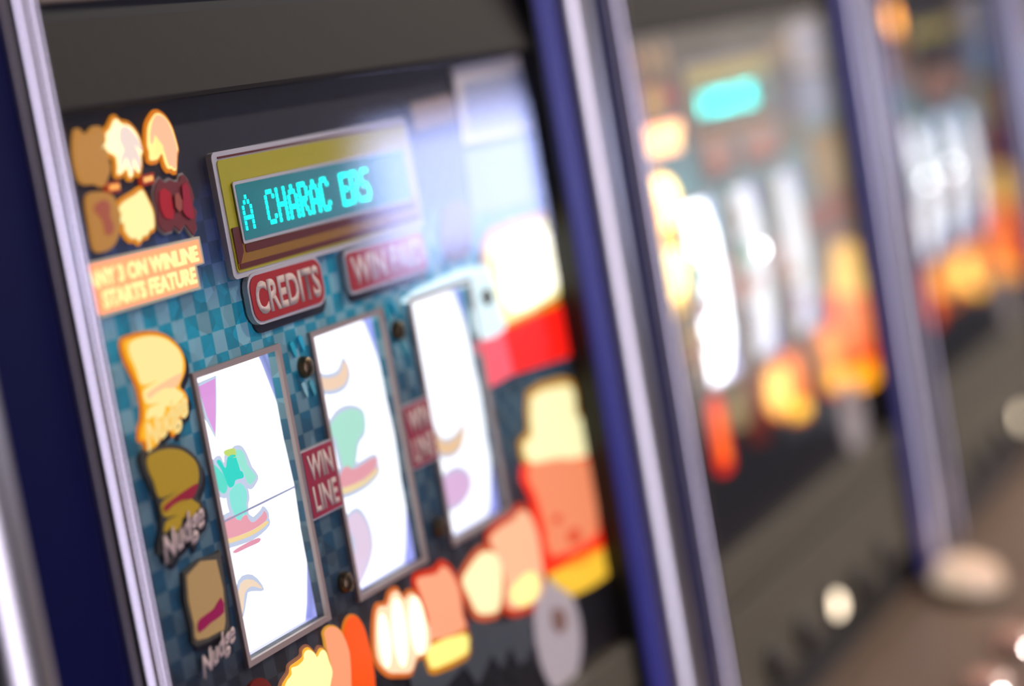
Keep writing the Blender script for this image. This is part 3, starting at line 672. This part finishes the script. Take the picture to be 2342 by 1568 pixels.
# wide unseen warm panel, added to mirror a beige haze in the farther machines
panel_root = bpy.data.objects.new('added_warm_panel', None); COL.objects.link(panel_root); panel_root.location = (6.15, -1.85, 0.35)
tag(panel_root, kind='structure')
WARM_GLOW = mat('warm_panel_glow', '#807468', 0.3, emit='#c8bcae', power=1.5)
for k in range(4):
    put('pane', box('vpane%d' % k, -1.38+0.7*k, -0.72+0.7*k, 0.002, 0.012, 0.02, 1.58), WARM_GLOW, panel_root)
put('panel_frame', boxes('vframe', [(-1.44, 1.44, 0, .04, 1.58, 1.64), (-1.44, 1.44, 0, .04, -.04, 0.02), (-1.44, -1.38, 0, .04, 0.02, 1.58), (1.38, 1.44, 0, .04, 0.02, 1.58)] + [(-0.72+0.7*k, -0.68+0.7*k, 0, .04, 0.02, 1.58) for k in range(3)]), SILVER, panel_root)

# machines: the row
M1 = {k: v for k, v in ALL.items()}; M1.pop('bottle'); M1['hand_d'] = 0.38; M1['hand_e'] = 0.35; M1['any'] = 1.2  # two left hand shapes glow faintly to imitate spill from neighbouring lamps
machine(-0.6, 'slot machine at far left, only its silver edge strip in view', {'any': 1}, (0.6, 0.6, 0.6), True, 0)
machine(0.0, 'nearest slot machine, in focus, with CREDITS sign and three lit reels', M1, (1.8, 1.7, 1.8), True, 0)
machine(0.6, 'blurred slot machine with turquoise display and overexposed first reel', {'any': 2.6, 'nudge1': 5.0, 'nudge2': 4.0, 'hand_c': 0.5, 'bottle': 1.8, 'thumb_a': 1.8, 'bar_a': 2, 'fist_a': 1.6, 'fig_body': 1.8, 'fig_base': 2.6, 'fig_top': 1.4, 'thumb_b': 1.8}, (6.0, 1.7, 1.5), 2, 2, [(-0.028, 1.306), (-0.065, 1.253), (-0.145, 1.248)])
machine(1.2, 'blurred slot machine with dark display, pale reels and orange lamps', {'hand_b': 7, 'fig_body': 2, 'fig_top': 1.6, 'fig_base': 2.4, 'fist_a': 2.6, 'thumb_a': 2.4, 'bar_a': 3, 'cream': 2, 'fing_a': 2, 'bottle': 2, 'thumb_b': 2}, (3.2, 3.2, 3.0), False, 3, [(-0.160, 1.352), (-0.058, 1.350), (-0.124, 1.302), (-0.026, 1.303)])
machine(1.8, 'farthest slot machine, cut off by the right edge of the picture', {'any': 1}, (0.6, 0.6, 0.6), False, 0)

# ceiling downlights
LENS = mat('downlight_lens', '#ffffff', 0.4, emit=(1.0, 0.88, 0.76), power=14.0)
for i, (lx, ly) in enumerate(LAMPS):
    r = bpy.data.objects.new('downlight', None); COL.objects.link(r); r.location = (lx, ly, 2.6)
    tag(r, ['leftmost', 'second', 'third', 'rightmost'][i] + ' round white ceiling downlight above the aisle', 'ceiling light', 'ceiling downlights')
    put('trim_ring', lathe('dl_ring', [(0.15, 0.0), (0.15, -0.012), (0.135, -0.02), (0.12, -0.012), (0.12, 0.0)], (0, 0, 0), (0, 0, 1), 32), SILVER, r)
    put('lens', lathe('dl_lens', [(0.119, 0.0), (0.119, -0.01), (0.06, -0.013), (0.0, -0.014)], (0, 0, 0), (0, 0, 1), 32), LENS, r)

# lit panels on the opposite wall, seen mirrored in the glass
def lightbox(name, x0, x1, z0, z1, col, power, label):
    r = bpy.data.objects.new(name, None); COL.objects.link(r); r.location = ((x0+x1)/2, -1.85, z0)
    tag(r, label, 'lit sign')
    hx = (x1-x0)/2; h = z1-z0
    put('frame', boxes(name + 'f', [(-hx-.03, hx+.03, 0, .06, h, h+.03), (-hx-.03, hx+.03, 0, .06, -.03, 0), (-hx-.03, -hx, 0, .06, 0, h), (hx, hx+.03, 0, .06, 0, h)]), SILVER, r)
    put('diffuser', box(name + 'd', -hx, hx, 0.001, 0.05, 0.0, h), lamp(col, power), r)
lightbox('wall_lightbox', 3.20, 4.30, 1.09, 1.41, '#b8c4ff', 10.0, 'pale blue lit sign mirrored in the nearest machine\'s glass')
